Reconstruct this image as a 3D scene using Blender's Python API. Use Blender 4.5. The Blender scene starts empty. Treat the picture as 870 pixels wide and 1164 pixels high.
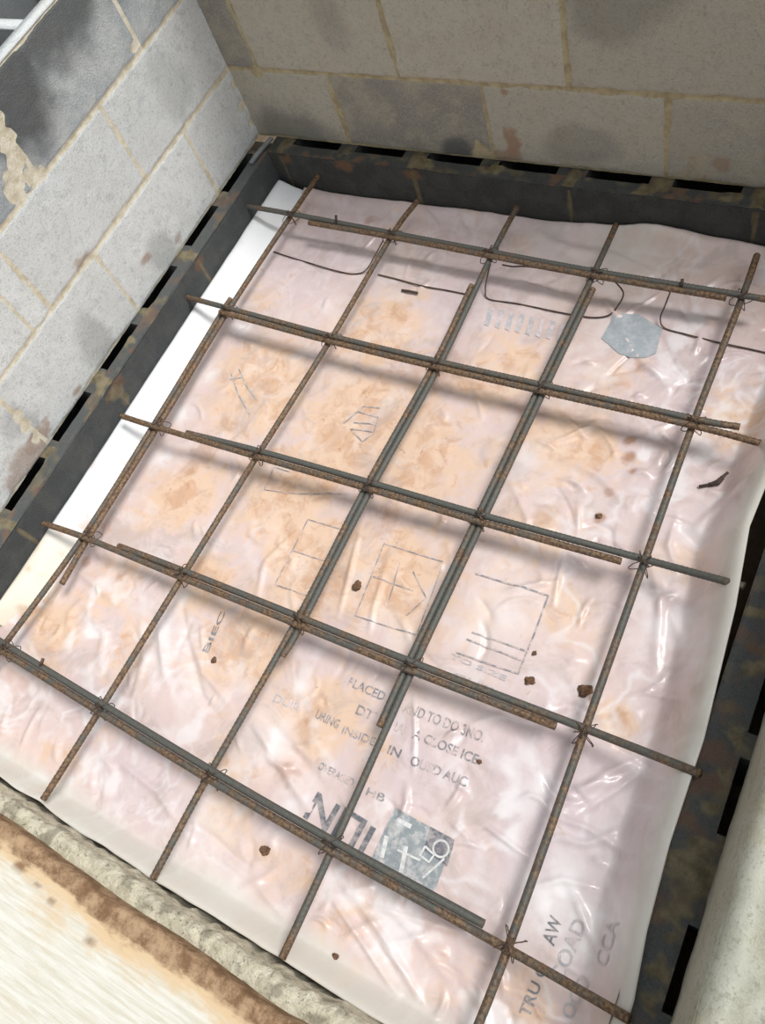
import bpy, bmesh, math, random
import numpy as np
from mathutils import Vector, Matrix, Euler
random.seed(5)
rng = np.random.default_rng(5)
SC = bpy.context.scene
COL = SC.collection

# ------------------------------------------------------------------ camera
# metres; origin = inner top corner of the lower block course (left/back), z = 0 on its top
CAM_ROT = Euler((0.49145104, 0.27206363, 0.46338739), 'XYZ')
CAM_LOC = Vector((1.45436, -1.36833, 1.32435))
FPX = 924.83
cd = bpy.data.cameras.new('camera')
cam = bpy.data.objects.new('camera', cd)
COL.objects.link(cam)
cam.location = CAM_LOC
cam.rotation_euler = CAM_ROT
cd.sensor_fit = 'HORIZONTAL'
cd.sensor_width = 36.0
cd.lens = 36.0 * FPX / 870.0
cd.clip_start = 0.02
SC.camera = cam
RM = CAM_ROT.to_matrix()

def P(u, v, z):
    """point of the level z seen at photo position (u, v) - used once to survey the place"""
    d = RM @ Vector(((u - 435.0) / FPX, (582.0 - v) / FPX, -1.0))
    t = (z - CAM_LOC.z) / d.z
    return CAM_LOC + d * t

# ------------------------------------------------------------------ noise
def _hash(ix, iy, seed):
    h = (ix.astype(np.int64) * 374761393 + iy.astype(np.int64) * 668265263 + seed * 974634777) & 0x7fffffff
    h = ((h ^ (h >> 13)) * 1274126177) & 0x7fffffff
    h = h ^ (h >> 16)
    return (h & 0xffff) / 65535.0

def vnoise(x, y, seed=0):
    x = np.asarray(x, float); y = np.asarray(y, float)
    ix = np.floor(x); iy = np.floor(y)
    fx = x - ix; fy = y - iy
    fx = fx * fx * (3 - 2 * fx); fy = fy * fy * (3 - 2 * fy)
    a = _hash(ix, iy, seed); b = _hash(ix + 1, iy, seed)
    c = _hash(ix, iy + 1, seed); d = _hash(ix + 1, iy + 1, seed)
    return (a * (1 - fx) + b * fx) * (1 - fy) + (c * (1 - fx) + d * fx) * fy

def fbm(x, y, seed=0, oct=4):
    s = 0; a = 0.5; t = 0
    for i in range(oct):
        s = s + a * vnoise(x * 2 ** i, y * 2 ** i, seed + i * 17); t += a; a *= 0.5
    return s / t

def sstep(a, b, x):
    t = np.clip((x - a) / (b - a), 0, 1)
    return t * t * (3 - 2 * t)

# ------------------------------------------------------------------ mesh helpers
def link(name, me, parent=None):
    o = bpy.data.objects.new(name, me)
    COL.objects.link(o)
    if parent is not None: o.parent = parent
    return o

def tag(o, label=None, cat=None, group=None, kind=None):
    if label: o['label'] = label
    if cat: o['category'] = cat
    if group: o['group'] = group
    if kind: o['kind'] = kind
    return o

class MB:
    """collects vertices, faces, per-vertex attributes and material slots for one mesh"""
    def __init__(s):
        s.v = []; s.f = []; s.n = 0; s.m = []; s.att = {}
    def add(s, verts, faces, mat=0, **att):
        verts = np.asarray(verts, float)
        s.v.append(verts)
        for f in faces: s.f.append([i + s.n for i in f])
        s.m += [mat] * len(faces)
        for k in set(list(s.att) + list(att)):
            if k not in s.att: s.att[k] = [np.zeros(s.n)]
            a = att.get(k, 0.0)
            s.att[k].append(np.zeros(len(verts)) + a)
        s.n += len(verts)
    def grid(s, X, Y, Z, mat=0, flip=False, **att):
        ny, nx = X.shape
        v = np.stack([X.ravel(), Y.ravel(), Z.ravel()], 1)
        i = np.arange(ny * nx).reshape(ny, nx)
        q = np.stack([i[:-1, :-1], i[:-1, 1:], i[1:, 1:], i[1:, :-1]], -1).reshape(-1, 4)
        if flip: q = q[:, ::-1]
        s.add(v, q.tolist(), mat, **{k: (a.ravel() if hasattr(a, 'ravel') else a) for k, a in att.items()})
    def box(s, x0, x1, y0, y1, z0, z1, mat=0, **att):
        v = [(x, y, z) for z in (z0, z1) for y in (y0, y1) for x in (x0, x1)]
        f = [(0, 2, 3, 1), (4, 5, 7, 6), (0, 1, 5, 4), (2, 6, 7, 3), (0, 4, 6, 2), (1, 3, 7, 5)]
        s.add(v, f, mat, **att)
    def build(s, name, mats, parent=None, smooth=True):
        me = bpy.data.meshes.new(name)
        v = np.concatenate(s.v) if s.v else np.zeros((0, 3))
        me.from_pydata(v.tolist(), [], s.f)
        for k, parts in s.att.items():
            a = np.concatenate(parts)
            at = me.attributes.new(k, 'FLOAT', 'POINT')
            at.data.foreach_set('value', a.astype(np.float32))
        if not isinstance(mats, (list, tuple)): mats = [mats]
        for m in mats: me.materials.append(m)
        me.polygons.foreach_set('material_index', s.m)
        me.polygons.foreach_set('use_smooth', [smooth] * len(s.f))
        me.update()
        return link(name, me, parent)

def tube(path, r, sides=10, rib=0.0, pitch=0.008, cap=True, step=None):
    """round bar along a polyline (list of Vector); rib = height of the rolled cross ribs"""
    pts = [Vector(p) for p in path]
    if step:
        out = [pts[0]]
        for a, b in zip(pts, pts[1:]):
            n = max(1, int((b - a).length / step))
            out += [a.lerp(b, k / n) for k in range(1, n + 1)]
        pts = out
    V = []; F = []; L = 0.0
    up = Vector((0, 0, 1))
    prev = None
    for i, p in enumerate(pts):
        t = (pts[min(i + 1, len(pts) - 1)] - pts[max(i - 1, 0)]).normalized()
        if prev is None:
            ref = up if abs(t.z) < 0.9 else Vector((1, 0, 0))
            n = (ref - t * ref.dot(t)).normalized()
        else:
            n = (prev - t * prev.dot(t))
            n = n.normalized() if n.length > 1e-6 else t.orthogonal().normalized()
        prev = n
        b = t.cross(n)
        if i: L += (p - pts[i - 1]).length
        for k in range(sides):
            a = 2 * math.pi * k / sides
            rr = r
            if rib:
                ph = ((L + 0.5 * pitch * abs(math.sin(a)) ) / pitch) % 1.0
                if ph < 0.34 and abs(math.cos(a)) > 0.2 or abs(abs(math.sin(a)) - 1) < 0.06: rr += rib
            V.append(p + (n * math.cos(a) + b * math.sin(a)) * rr)
    for i in range(len(pts) - 1):
        for k in range(sides):
            k2 = (k + 1) % sides
            F.append((i * sides + k, i * sides + k2, (i + 1) * sides + k2, (i + 1) * sides + k))
    if cap:
        F.append(tuple(range(sides - 1, -1, -1)))
        o = (len(pts) - 1) * sides
        F.append(tuple(o + k for k in range(sides)))
    return [tuple(v) for v in V], F

def smooth_path(pts, n=10):
    pts = [Vector(p) for p in pts]
    if len(pts) < 3: return pts
    out = []
    ext = [pts[0] * 2 - pts[1]] + pts + [pts[-1] * 2 - pts[-2]]
    for i in range(1, len(ext) - 2):
        p0, p1, p2, p3 = ext[i - 1:i + 3]
        for k in range(n):
            t = k / n
            out.append(0.5 * ((2 * p1) + (p2 - p0) * t + (2 * p0 - 5 * p1 + 4 * p2 - p3) * t * t + (3 * p1 - p0 - 3 * p2 + p3) * t ** 3))
    out.append(pts[-1])
    return out

# ------------------------------------------------------------------ materials
def srgb(r, g, b):
    f = lambda c: (c / 255 / 12.92) if c / 255 <= 0.04045 else ((c / 255 + 0.055) / 1.055) ** 2.4
    return (f(r), f(g), f(b), 1.0)

class NT:
    def __init__(s, name):
        s.m = bpy.data.materials.new(name); s.m.use_nodes = True
        s.t = s.m.node_tree; s.b = s.t.nodes['Principled BSDF']
        s.tc = s.t.nodes.new('ShaderNodeTexCoord')
    def n(s, typ, **kw):
        nd = s.t.nodes.new(typ)
        for k, v in kw.items(): setattr(nd, k, v)
        return nd
    def l(s, a, b): s.t.links.new(a, b)
    def put(s, sock, v):
        if hasattr(v, 'is_linked') or hasattr(v, 'links'): s.l(v, sock)
        else: sock.default_value = v
    def noise(s, scale, detail=4, rough=0.6, vec=None, dist=0.0):
        nd = s.n('ShaderNodeTexNoise'); nd.inputs['Scale'].default_value = scale
        nd.inputs['Detail'].default_value = detail; nd.inputs['Roughness'].default_value = rough
        nd.inputs['Distortion'].default_value = dist
        s.l(vec if vec is not None else s.tc.outputs['Object'], nd.inputs['Vector'])
        return nd.outputs['Fac']
    def attr(s, name):
        nd = s.n('ShaderNodeAttribute'); nd.attribute_name = name
        return nd.outputs['Fac']
    def math(s, op, a, b=0.0, clamp=False):
        nd = s.n('ShaderNodeMath', operation=op); nd.use_clamp = clamp
        s.put(nd.inputs[0], a); s.put(nd.inputs[1], b)
        return nd.outputs[0]
    def ramp(s, fac, lo, hi):
        nd = s.n('ShaderNodeMapRange'); nd.interpolation_type = 'SMOOTHSTEP'
        s.put(nd.inputs['Value'], fac)
        nd.inputs['From Min'].default_value = lo; nd.inputs['From Max'].default_value = hi
        return nd.outputs['Result']
    def mix(s, fac, a, b):
        nd = s.n('ShaderNodeMix', data_type='RGBA')
        s.put(nd.inputs['Factor'], fac); s.put(nd.inputs['A'], a) if False else None
        A = [i for i in nd.inputs if i.name == 'A' and i.type == 'RGBA'][0]
        B = [i for i in nd.inputs if i.name == 'B' and i.type == 'RGBA'][0]
        s.put(A, a); s.put(B, b)
        return [o for o in nd.outputs if o.type == 'RGBA'][0]
    def bump(s, h, strength=0.3, dist=0.002):
        nd = s.n('ShaderNodeBump'); nd.inputs['Strength'].default_value = strength
        nd.inputs['Distance'].default_value = dist
        s.l(h, nd.inputs['Height']); s.l(nd.outputs['Normal'], s.b.inputs['Normal'])
    def mapped(s, sx, sy, sz):
        nd = s.n('ShaderNodeMapping'); nd.inputs['Scale'].default_value = (sx, sy, sz)
        s.l(s.tc.outputs['Object'], nd.inputs['Vector'])
        return nd.outputs['Vector']
    def done(s, col, rough=0.8, metal=0.0, spec=None):
        s.put(s.b.inputs['Base Color'], col); s.put(s.b.inputs['Roughness'], rough)
        s.put(s.b.inputs['Metallic'], metal)
        if spec is not None: s.b.inputs['Specular IOR Level'].default_value = spec
        return s.m

def block_material(name, light, mid, dark, mortar, mortar2, lo=0.38, hi=0.62, bump=0.6):
    """concrete block: tone attribute picks the block, mortar / stain / wet / rust are its own marks plus some painted shade"""
    t = NT(name)
    tone = t.attr('tone'); mo = t.attr('mortar'); st = t.attr('stain'); ru = t.attr('rust')
    c = t.mix(tone, dark, light)
    n1 = t.noise(14, 6, 0.65); n2 = t.noise(160, 4, 0.7); n3 = t.noise(420, 2, 0.6)
    c = t.mix(t.math('MULTIPLY', t.ramp(n1, 0.42, 0.62), 0.45), c, mid)
    c = t.mix(t.math('MULTIPLY', t.ramp(t.noise(38, 5, 0.7), 0.50, 0.70), 0.30), c, dark)
    c = t.mix(t.math('MULTIPLY', t.ramp(n2, 0.52, 0.66), 0.42), c, dark)
    c = t.mix(t.math('MULTIPLY', t.ramp(n3, 0.50, 0.60), 0.30), c, light)
    c = t.mix(st, c, srgb(88, 90, 90))
    c = t.mix(ru, c, srgb(150, 105, 70))
    m = t.mix(t.ramp(t.noise(45, 4), 0.35, 0.7), mortar, mortar2)
    edge = t.math('ADD', mo, t.math('MULTIPLY', t.math('SUBTRACT', t.noise(90, 4), 0.5), 0.5))
    c = t.mix(t.ramp(edge, lo, hi), c, m)
    t.bump(t.math('ADD', t.math('MULTIPLY', n2, 0.6), n3), bump, 0.004)
    return t.done(c, 0.93, spec=0.15)

M_left = block_material('pale_concrete_block', srgb(236, 239, 238), srgb(216, 217, 212), srgb(138, 146, 152), srgb(236, 229, 210), srgb(208, 198, 172))
M_back = block_material('tan_concrete_block', srgb(204, 198, 182), srgb(184, 174, 154), srgb(128, 126, 120), srgb(188, 174, 142), srgb(160, 146, 116))
M_dark = block_material('blackish_concrete_block', srgb(104, 106, 102), srgb(84, 84, 80), srgb(52, 53, 52), srgb(122, 112, 88), srgb(98, 88, 66), 0.15, 1.0)
M_ledge = block_material('dark_concrete_block', srgb(118, 120, 118), srgb(98, 99, 97), srgb(66, 69, 71), srgb(138, 128, 104), srgb(108, 99, 80), 0.15, 1.0)
M_right = block_material('weathered_concrete', srgb(196, 196, 182), srgb(170, 167, 146), srgb(116, 112, 92), srgb(206, 202, 176), srgb(160, 154, 128), 0.2, 0.9, 0.22)

def m_soil():
    t = NT('soil'); n = t.noise(9, 6)
    c = t.mix(t.ramp(n, 0.3, 0.7), srgb(92, 78, 62), srgb(132, 114, 92))
    t.bump(t.noise(60, 5), 0.6, 0.01)
    return t.done(c, 0.95)
M_soil = m_soil()

def m_rebar():
    t = NT('rusty_rebar_steel')
    oi = t.n('ShaderNodeObjectInfo')
    n = t.noise(26, 5, 0.65); n2 = t.noise(180, 3)
    a = t.math('ADD', n, t.math('MULTIPLY', t.math('SUBTRACT', oi.outputs['Random'], 0.5), 0.22))
    a = t.math('ADD', a, t.math('MULTIPLY', t.attr('rusty'), 0.22))
    steel = t.mix(n2, srgb(70, 73, 72), srgb(112, 110, 102))
    rust = t.mix(t.ramp(n2, 0.4, 0.6), srgb(92, 72, 56), srgb(136, 110, 84))
    c = t.mix(t.ramp(a, 0.44, 0.72), steel, rust)
    t.bump(n2, 0.25, 0.001)
    return t.done(c, 0.62, 0.25)
M_rebar = m_rebar()

def m_wire():
    t = NT('tie_wire_steel')
    c = t.mix(t.ramp(t.noise(60, 3), 0.4, 0.65), srgb(70, 62, 58), srgb(112, 84, 66))
    return t.done(c, 0.55, 0.4)
M_wire = m_wire()

def m_film():
    t = NT('pink_plastic_film')
    n1 = t.noise(5, 4); n2 = t.noise(22, 6, 0.65, dist=0.6); n3 = t.noise(110, 4, 0.7); n4 = t.noise(55, 5, 0.7)
    c = t.mix(t.ramp(n1, 0.3, 0.7), srgb(218, 198, 196), srgb(225, 201, 192))
    c = t.mix(t.attr('lilac'), c, srgb(209, 194, 199))
    c = t.mix(t.math('MULTIPLY', t.ramp(n2, 0.45, 0.75), 0.35), c, srgb(246, 236, 236))
    d = t.attr('dirt'); n5 = t.noise(11, 6, 0.68, dist=1.2)
    c = t.mix(t.math('MULTIPLY', t.ramp(t.math('ADD', t.math('MULTIPLY', d, 0.56), n5), 0.58, 0.90), 0.92), c, srgb(229, 197, 170))
    c = t.mix(t.math('MULTIPLY', t.ramp(t.math('ADD', t.math('MULTIPLY', d, 0.26), n2), 0.62, 0.82), 0.62), c, srgb(200, 154, 120))
    c = t.mix(t.math('MULTIPLY', t.ramp(t.math('ADD', t.math('MULTIPLY', d, 0.20), n4), 0.74, 0.86), 0.55), c, srgb(186, 136, 100))
    c = t.mix(t.math('MULTIPLY', t.ramp(t.math('ADD', t.math('MULTIPLY', d, 0.12), n3), 0.76, 0.84), 0.75), c, srgb(146, 100, 72))
    c = t.mix(t.math('MULTIPLY', t.ramp(t.noise(8, 5, 0.7, dist=0.8), 0.50, 0.66), 0.5), c, srgb(188, 172, 166))
    c = t.mix(t.attr('mud'), c, srgb(168, 122, 92))
    c = t.mix(t.attr('white'), c, srgb(244, 240, 241))  # crease highlights painted white into the film colour
    c = t.mix(t.attr('pale'), c, srgb(214, 214, 203))
    t.bump(t.math('ADD', n2, t.math('MULTIPLY', n3, 0.3)), 0.25, 0.004)
    m = t.done(c, t.math('ADD', 0.22, t.math('MULTIPLY', d, 0.34)), spec=0.5)
    return m
M_film = m_film()

def m_strip():
    t = NT('white_foam_edging')
    n = t.noise(30, 5)
    c = t.mix(t.math('MULTIPLY', t.ramp(n, 0.55, 0.8), 0.5), srgb(243, 244, 246), srgb(228, 220, 204))
    c = t.mix(t.attr('yellow'), c, srgb(238, 228, 204))
    c = t.mix(t.attr('mud'), c, srgb(206, 160, 126))
    return t.done(c, 0.5)
M_strip = m_strip()

def m_print(name, col, fade):
    t = NT(name)
    c = t.mix(t.ramp(t.noise(55, 5, 0.75), 0.40, 0.62), col, fade)
    return t.done(c, 0.4)
M_ink = m_print('grey_ink', srgb(138, 138, 142), srgb(214, 198, 194))
M_ink_pale = m_print('pale_grey_ink', srgb(186, 186, 190), srgb(222, 208, 208))
M_ink_blue = m_print('blue_grey_ink', srgb(146, 154, 158), srgb(198, 196, 196))
M_ink_dark = m_print('dark_ink', srgb(108, 111, 118), srgb(176, 168, 168))
M_white_ink = m_print('white_ink', srgb(228, 228, 226), srgb(196, 198, 198))

def m_wood():
    t = NT('weathered_formwork_wood')
    g = t.noise(7, 6, 0.6, t.mapped(1.6, 22, 22), 0.4); fine = t.noise(10, 5, 0.7, t.mapped(3, 60, 60))
    c = t.mix(t.ramp(g, 0.35, 0.7), srgb(232, 230, 220), srgb(214, 208, 190))
    c = t.mix(t.math('MULTIPLY', t.ramp(fine, 0.6, 0.75), 0.5), c, srgb(190, 174, 146))
    d = t.attr('dirt'); nn = t.noise(9, 6, 0.7, t.mapped(1, 2.4, 1))
    e = t.math('ADD', d, t.math('MULTIPLY', t.math('SUBTRACT', nn, 0.5), 1.3))
    c = t.mix(t.math('MULTIPLY', t.ramp(e, 0.05, 0.5), 0.85), c, srgb(222, 190, 146))
    br = t.mix(t.ramp(t.noise(30, 6, 0.75), 0.38, 0.64), srgb(128, 98, 72), srgb(186, 156, 124))
    c = t.mix(t.ramp(e, 0.52, 0.78), c, br)
    c = t.mix(t.attr('dark'), c, srgb(120, 86, 58))
    t.bump(t.math('ADD', g, fine), 0.35, 0.004)
    return t.done(c, 0.8, spec=0.25)
M_wood = m_wood()

def m_rough():
    t = NT('crumbling_concrete')
    n = t.noise(40, 6, 0.7); n2 = t.noise(130, 4, 0.7)
    c = t.mix(t.ramp(n, 0.35, 0.7), srgb(230, 223, 200), srgb(190, 182, 158))
    c = t.mix(t.math('MULTIPLY', t.ramp(n2, 0.56, 0.66), 0.7), c, srgb(110, 108, 98))
    c = t.mix(t.attr('dark'), c, srgb(92, 84, 68))
    t.bump(t.math('ADD', n, n2), 0.8, 0.008)
    return t.done(c, 0.95)
M_rough = m_rough()

def m_plain(name, a, b, scale, rough, metal=0.0):
    t = NT(name)
    return t.done(t.mix(t.ramp(t.noise(scale, 4), 0.35, 0.65), a, b), rough, metal)
M_clod = m_plain('brown_soil_clod', srgb(92, 68, 52), srgb(128, 96, 72), 120, 0.95)
M_twig = m_plain('dark_twig_bark', srgb(62, 52, 46), srgb(92, 76, 64), 90, 0.9)
M_zinc = m_plain('zinc_strip', srgb(150, 156, 158), srgb(176, 180, 180), 40, 0.45, 0.6)

# ------------------------------------------------------------------ block walls
JW = 0.0047
def block_face(S, T, joints, course, seed, tones, smears, extra=()):
    """mortar mask, per-block tone and depth of a laid block face at (along, up)"""
    row = np.floor(np.maximum(T - 1e-6, 0) / course).astype(int)
    dt = np.minimum(T - row * course, (row + 1) * course - T)
    ds = np.full(S.shape, 9.0); tone = np.zeros(S.shape)
    for r in np.unique(row):
        k = row == r
        off = joints[int(r) % len(joints)]
        u = (S[k] - off) / 0.4
        b = np.floor(u).astype(int)
        ds[k] = np.minimum(u - b, b + 1 - u) * 0.4
        tt = 0.55 + 0.3 * (_hash(b, np.zeros_like(b) + r, seed) - 0.3)
        for (rr, bb), val in tones.items():
            if rr == r: tt = np.where(b == bb, val, tt)
        tone[k] = tt
    for (r, s0) in extra:
        ds = np.where(row == r, np.minimum(ds, np.abs(S - s0)), ds)
    wob = (fbm(S * 22, T * 22, seed + 3, 4) - 0.5)
    w = JW * (1.0 + 1.9 * wob + 0.5 * (fbm(S * 4, T * 4, seed + 9, 2) - 0.5))
    d = np.minimum(dt, ds)
    mo = 1 - sstep(w * 0.7, w * 1.5 + 0.0015, d)
    for (s0, t0, r0, amt) in smears:
        q = np.sqrt((S - s0) ** 2 + (T - t0) ** 2) / r0 + 1.6 * (fbm(S * 30, T * 30, seed + 21, 3) - 0.5)
        mo = np.maximum(mo, amt * (1 - sstep(0.55, 0.95, q)))
    depth = -0.003 * mo + 0.0016 * (fbm(S * 60, T * 60, seed + 31, 3) - 0.5) + 0.0012 * mo * fbm(S * 90, T * 90, seed + 5, 2)
    return mo, np.clip(tone, 0, 1), depth

def blob_mask(S, T, blobs, seed, freq=18, rag=1.0):
    m = np.zeros(S.shape)
    n = rag * (fbm(S * freq, T * freq, seed, 4) - 0.5)
    for (s0, t0, rs, rt, a) in blobs:
        q = np.sqrt(((S - s0) / rs) ** 2 + ((T - t0) / rt) ** 2) + n
        m = np.maximum(m, a * (1 - sstep(0.5, 1.1, q)))
    return m

XL, YB = -0.0565, 0.054
# ---- wall_left: three courses with the open cores of the blocks on top
H3 = 0.6
S, T = np.meshgrid(np.arange(-1.78, YB + 0.003, 0.004), np.linspace(0, H3, 151))
jl = [-0.169, -0.337, -0.16]
tonesL = {(0, -1): 0.96, (0, -2): 0.90, (0, 0): 0.88, (1, -1): 0.86, (1, -2): 1.0, (1, 0): 0.85, (1, -3): 0.85,
          (2, -1): 0.30, (2, -2): 0.18, (2, 0): 0.25, (2, -3): 0.2, (0, -3): 0.95}
smL = [(-0.568, 0.50, 0.026, 1.0), (-0.578, 0.46, 0.032, 1.0), (-0.575, 0.42, 0.034, 1.0), (-0.60, 0.435, 0.034, 1.0), (-0.625, 0.415, 0.03, 1.0), (-0.56, 0.54, 0.02, 1.0), (-0.55, 0.405, .02, 1), (-0.17, 0.42, 0.028, 1.0), (-0.972, 0.08, 0.020, .9), (-0.968, 0.115, 0.018, .9), (-0.978, 0.04, 0.022, .9), (0.04, 0.1, 0.022, .9), (0.05, 0.05, 0.02, .9), (0.05, 0.16, 0.016, .9)]
mo, tone, dep = block_face(S, T, jl, 0.2, 11, tonesL, smL, [(1, -0.803)])
stain = blob_mask(S, T, [(-0.30, 0.60, 0.22, 0.12, 0.85), (-0.52, 0.58, 0.16, 0.17, 0.9), (-0.8, 0.6, 0.2, 0.12, .8)], 71, 14, 0.7)
stain = np.maximum(stain, blob_mask(S, T, [(-0.72, 0.06, 0.06, 0.09, 0.3), (-0.42, 0.05, 0.05, 0.06, 0.3), (-0.14, 0.3, 0.08, 0.1, 0.22), (-0.98, .1, .06, .06, .3)], 72, 16, 1.2))
rust = blob_mask(S, T, [(-0.47, 0.075, 0.022, 0.012, 0.6), (-0.60, 0.21, 0.03, 0.018, 0.55), (-0.98, 0.03, 0.05, 0.03, 0.6), (-0.83, 0.02, 0.03, 0.012, .6), (-0.36, .03, .03, .02, .5), (-1.05, .02, .08, .04, .5)], 73, 40, 1.4)
w = MB()
w.grid(XL + dep, S, T, 0, False, mortar=mo, tone=tone, stain=stain, rust=rust)
tk = dict(tone=0.0, mortar=0.0, stain=0.9)  # shade inside the open cores, painted on as dark colour
tc_ = dict(tone=0.8, mortar=0.0, stain=0.0)
xf, xb = XL - 0.034, XL - 0.198
for i, yb_ in enumerate(np.arange(-1.769, 0.05, 0.4)):
    y0, y1 = yb_, min(yb_ + 0.4, YB)
    # face shells, then two end webs and the middle web (top flared)
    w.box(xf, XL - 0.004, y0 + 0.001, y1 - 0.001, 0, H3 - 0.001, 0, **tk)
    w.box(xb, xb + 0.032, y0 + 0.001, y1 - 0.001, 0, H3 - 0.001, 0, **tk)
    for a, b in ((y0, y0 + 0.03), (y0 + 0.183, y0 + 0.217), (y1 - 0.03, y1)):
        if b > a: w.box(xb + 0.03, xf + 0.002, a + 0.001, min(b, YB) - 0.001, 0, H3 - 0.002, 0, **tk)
for i, yb_ in enumerate(np.arange(-1.769, 0.05, 0.4)):
    y0, y1 = yb_, min(yb_ + 0.4, YB)
    w.box(xf, XL - 0.001, y0 + 0.003, y1 - 0.003, H3 - 0.003, H3 + 0.001, 0, **tc_)
    w.box(xb, xb + 0.032, y0 + 0.003, y1 - 0.003, H3 - 0.003, H3 + 0.001, 0, **tc_)
    for a, b in ((y0, y0 + 0.03), (y0 + 0.183, y0 + 0.217), (y1 - 0.03, y1)):
        w.box(xb + 0.032, xf, a + 0.003, min(b, YB) - 0.003, H3 - 0.003, H3 + 0.001, 0, **tc_)
w.box(xb, XL - 0.004, -1.782, -1.769, 0, H3, 0, **tk)
wl = tag(w.build('wall_left', M_left), 'pale grey concrete block wall with cream mortar joints and open cores on top', kind='structure')

# ---- wall_back
H4 = 0.8
S, T = np.meshgrid(np.arange(XL - 0.2, 1.74, 0.004), np.linspace(0, H4, 201))
jb = [0.237, 0.436, 0.237, 0.436]
tonesB = {(0, 0): 0.12, (0, -1): 0.62, (0, 1): 0.62, (0, 2): 0.45, (1, -1): 0.72, (1, 0): 0.78, (1, 1): 0.6, (1, -2): 0.1, (1, 2): .55, (2, 1): .5, (2, 2): .5, (2, 0): .55}
mo, tone, dep = block_face(S, T, jb, 0.2, 23, tonesB, [(0.03, 0.19, 0.03, 0.7), (0.24, 0.1, 0.018, .8), (0.62, 0.015, 0.04, .6), (1.1, .02, .05, .5)])
stain = blob_mask(S, T, [(0.09, 0.02, 0.14, 0.10, 0.55), (0.95, 0.40, 0.12, 0.12, 0.35), (0.55, 0.02, 0.05, 0.04, 0.8), (1.35, 0.12, 0.15, 0.1, 0.3), (0.85, .06, .1, .06, .3), (0.3, .34, .06, .08, .25)], 81, 12, 0.8)  # first blob paints the soft shade of the lower corner, the rest are stains
rust = blob_mask(S, T, [(0.69, 0.05, 0.022, 0.05, 0.6), (0.66, 0.015, 0.06, 0.015, .5), (1.15, .05, .02, .03, .4), (0.69, .185, .01, .01, .6)], 83, 40, 1.4)
w = MB()
w.grid(S, YB - dep, T, 0, False, mortar=mo, tone=tone, stain=stain, rust=rust)
w.box(XL - 0.2, 1.74, YB + 0.004, YB + 0.2, 0, H4, 0, tone=0.5)
tag(w.build('wall_back', M_back), 'brownish grey concrete block wall behind the grid', kind='structure')

# ---- wall_right: low rough concrete upstand beside the camera
XR = 1.517; HR = 0.24
w = MB()
yy = np.arange(-2.1, YB, 0.008)
prof = [(0.0, 0.0), (0.0, 0.04), (0.0, 0.08), (0.0, 0.12), (0.001, 0.16), (0.003, 0.19), (0.008, 0.215), (0.016, 0.231), (0.028, 0.240)] + [(0.028 + 0.0075 * k, 0.241) for k in range(1, 48)]
pa = np.array(prof)
Yg, K = np.meshgrid(yy, np.arange(len(pa)), indexing='ij')
Xg = XR + pa[K, 0]; Zg = pa[K, 1].copy()
top = sstep(0.18, 0.24, Zg)
Zg = Zg + top * 0.006 * (fbm(Xg * 30, Yg * 30, 5, 5) - 0.5)
Xg = Xg + (1 - top) * 0.003 * (fbm(Zg * 30, Yg * 30, 6, 3) - 0.5) + top * 0.012 * (fbm(Zg * 8, Yg * 9, 8, 4) - 0.5) * (1 - sstep(0.03, 0.06, pa[K, 0]))
stn = top * blob_mask(Xg, Yg, [(1.63, -1.22, 0.05, 0.10, 0.45), (1.62, -1.42, 0.05, 0.1, 0.4), (1.66, -1.05, 0.06, 0.1, 0.35)], 95, 22, 1.4)
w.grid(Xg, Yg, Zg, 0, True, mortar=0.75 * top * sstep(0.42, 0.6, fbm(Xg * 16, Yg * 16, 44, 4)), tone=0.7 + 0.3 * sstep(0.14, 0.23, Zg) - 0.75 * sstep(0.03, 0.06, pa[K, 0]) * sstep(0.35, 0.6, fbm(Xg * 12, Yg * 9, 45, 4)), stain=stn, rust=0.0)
w.box(XR + 0.01, XR + 0.38, -2.1, YB, -0.2, HR - 0.02, 0, tone=0.6)
tag(w.build('wall_right', M_right), 'low weathered concrete upstand with a rounded rough top edge', kind='structure')

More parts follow.
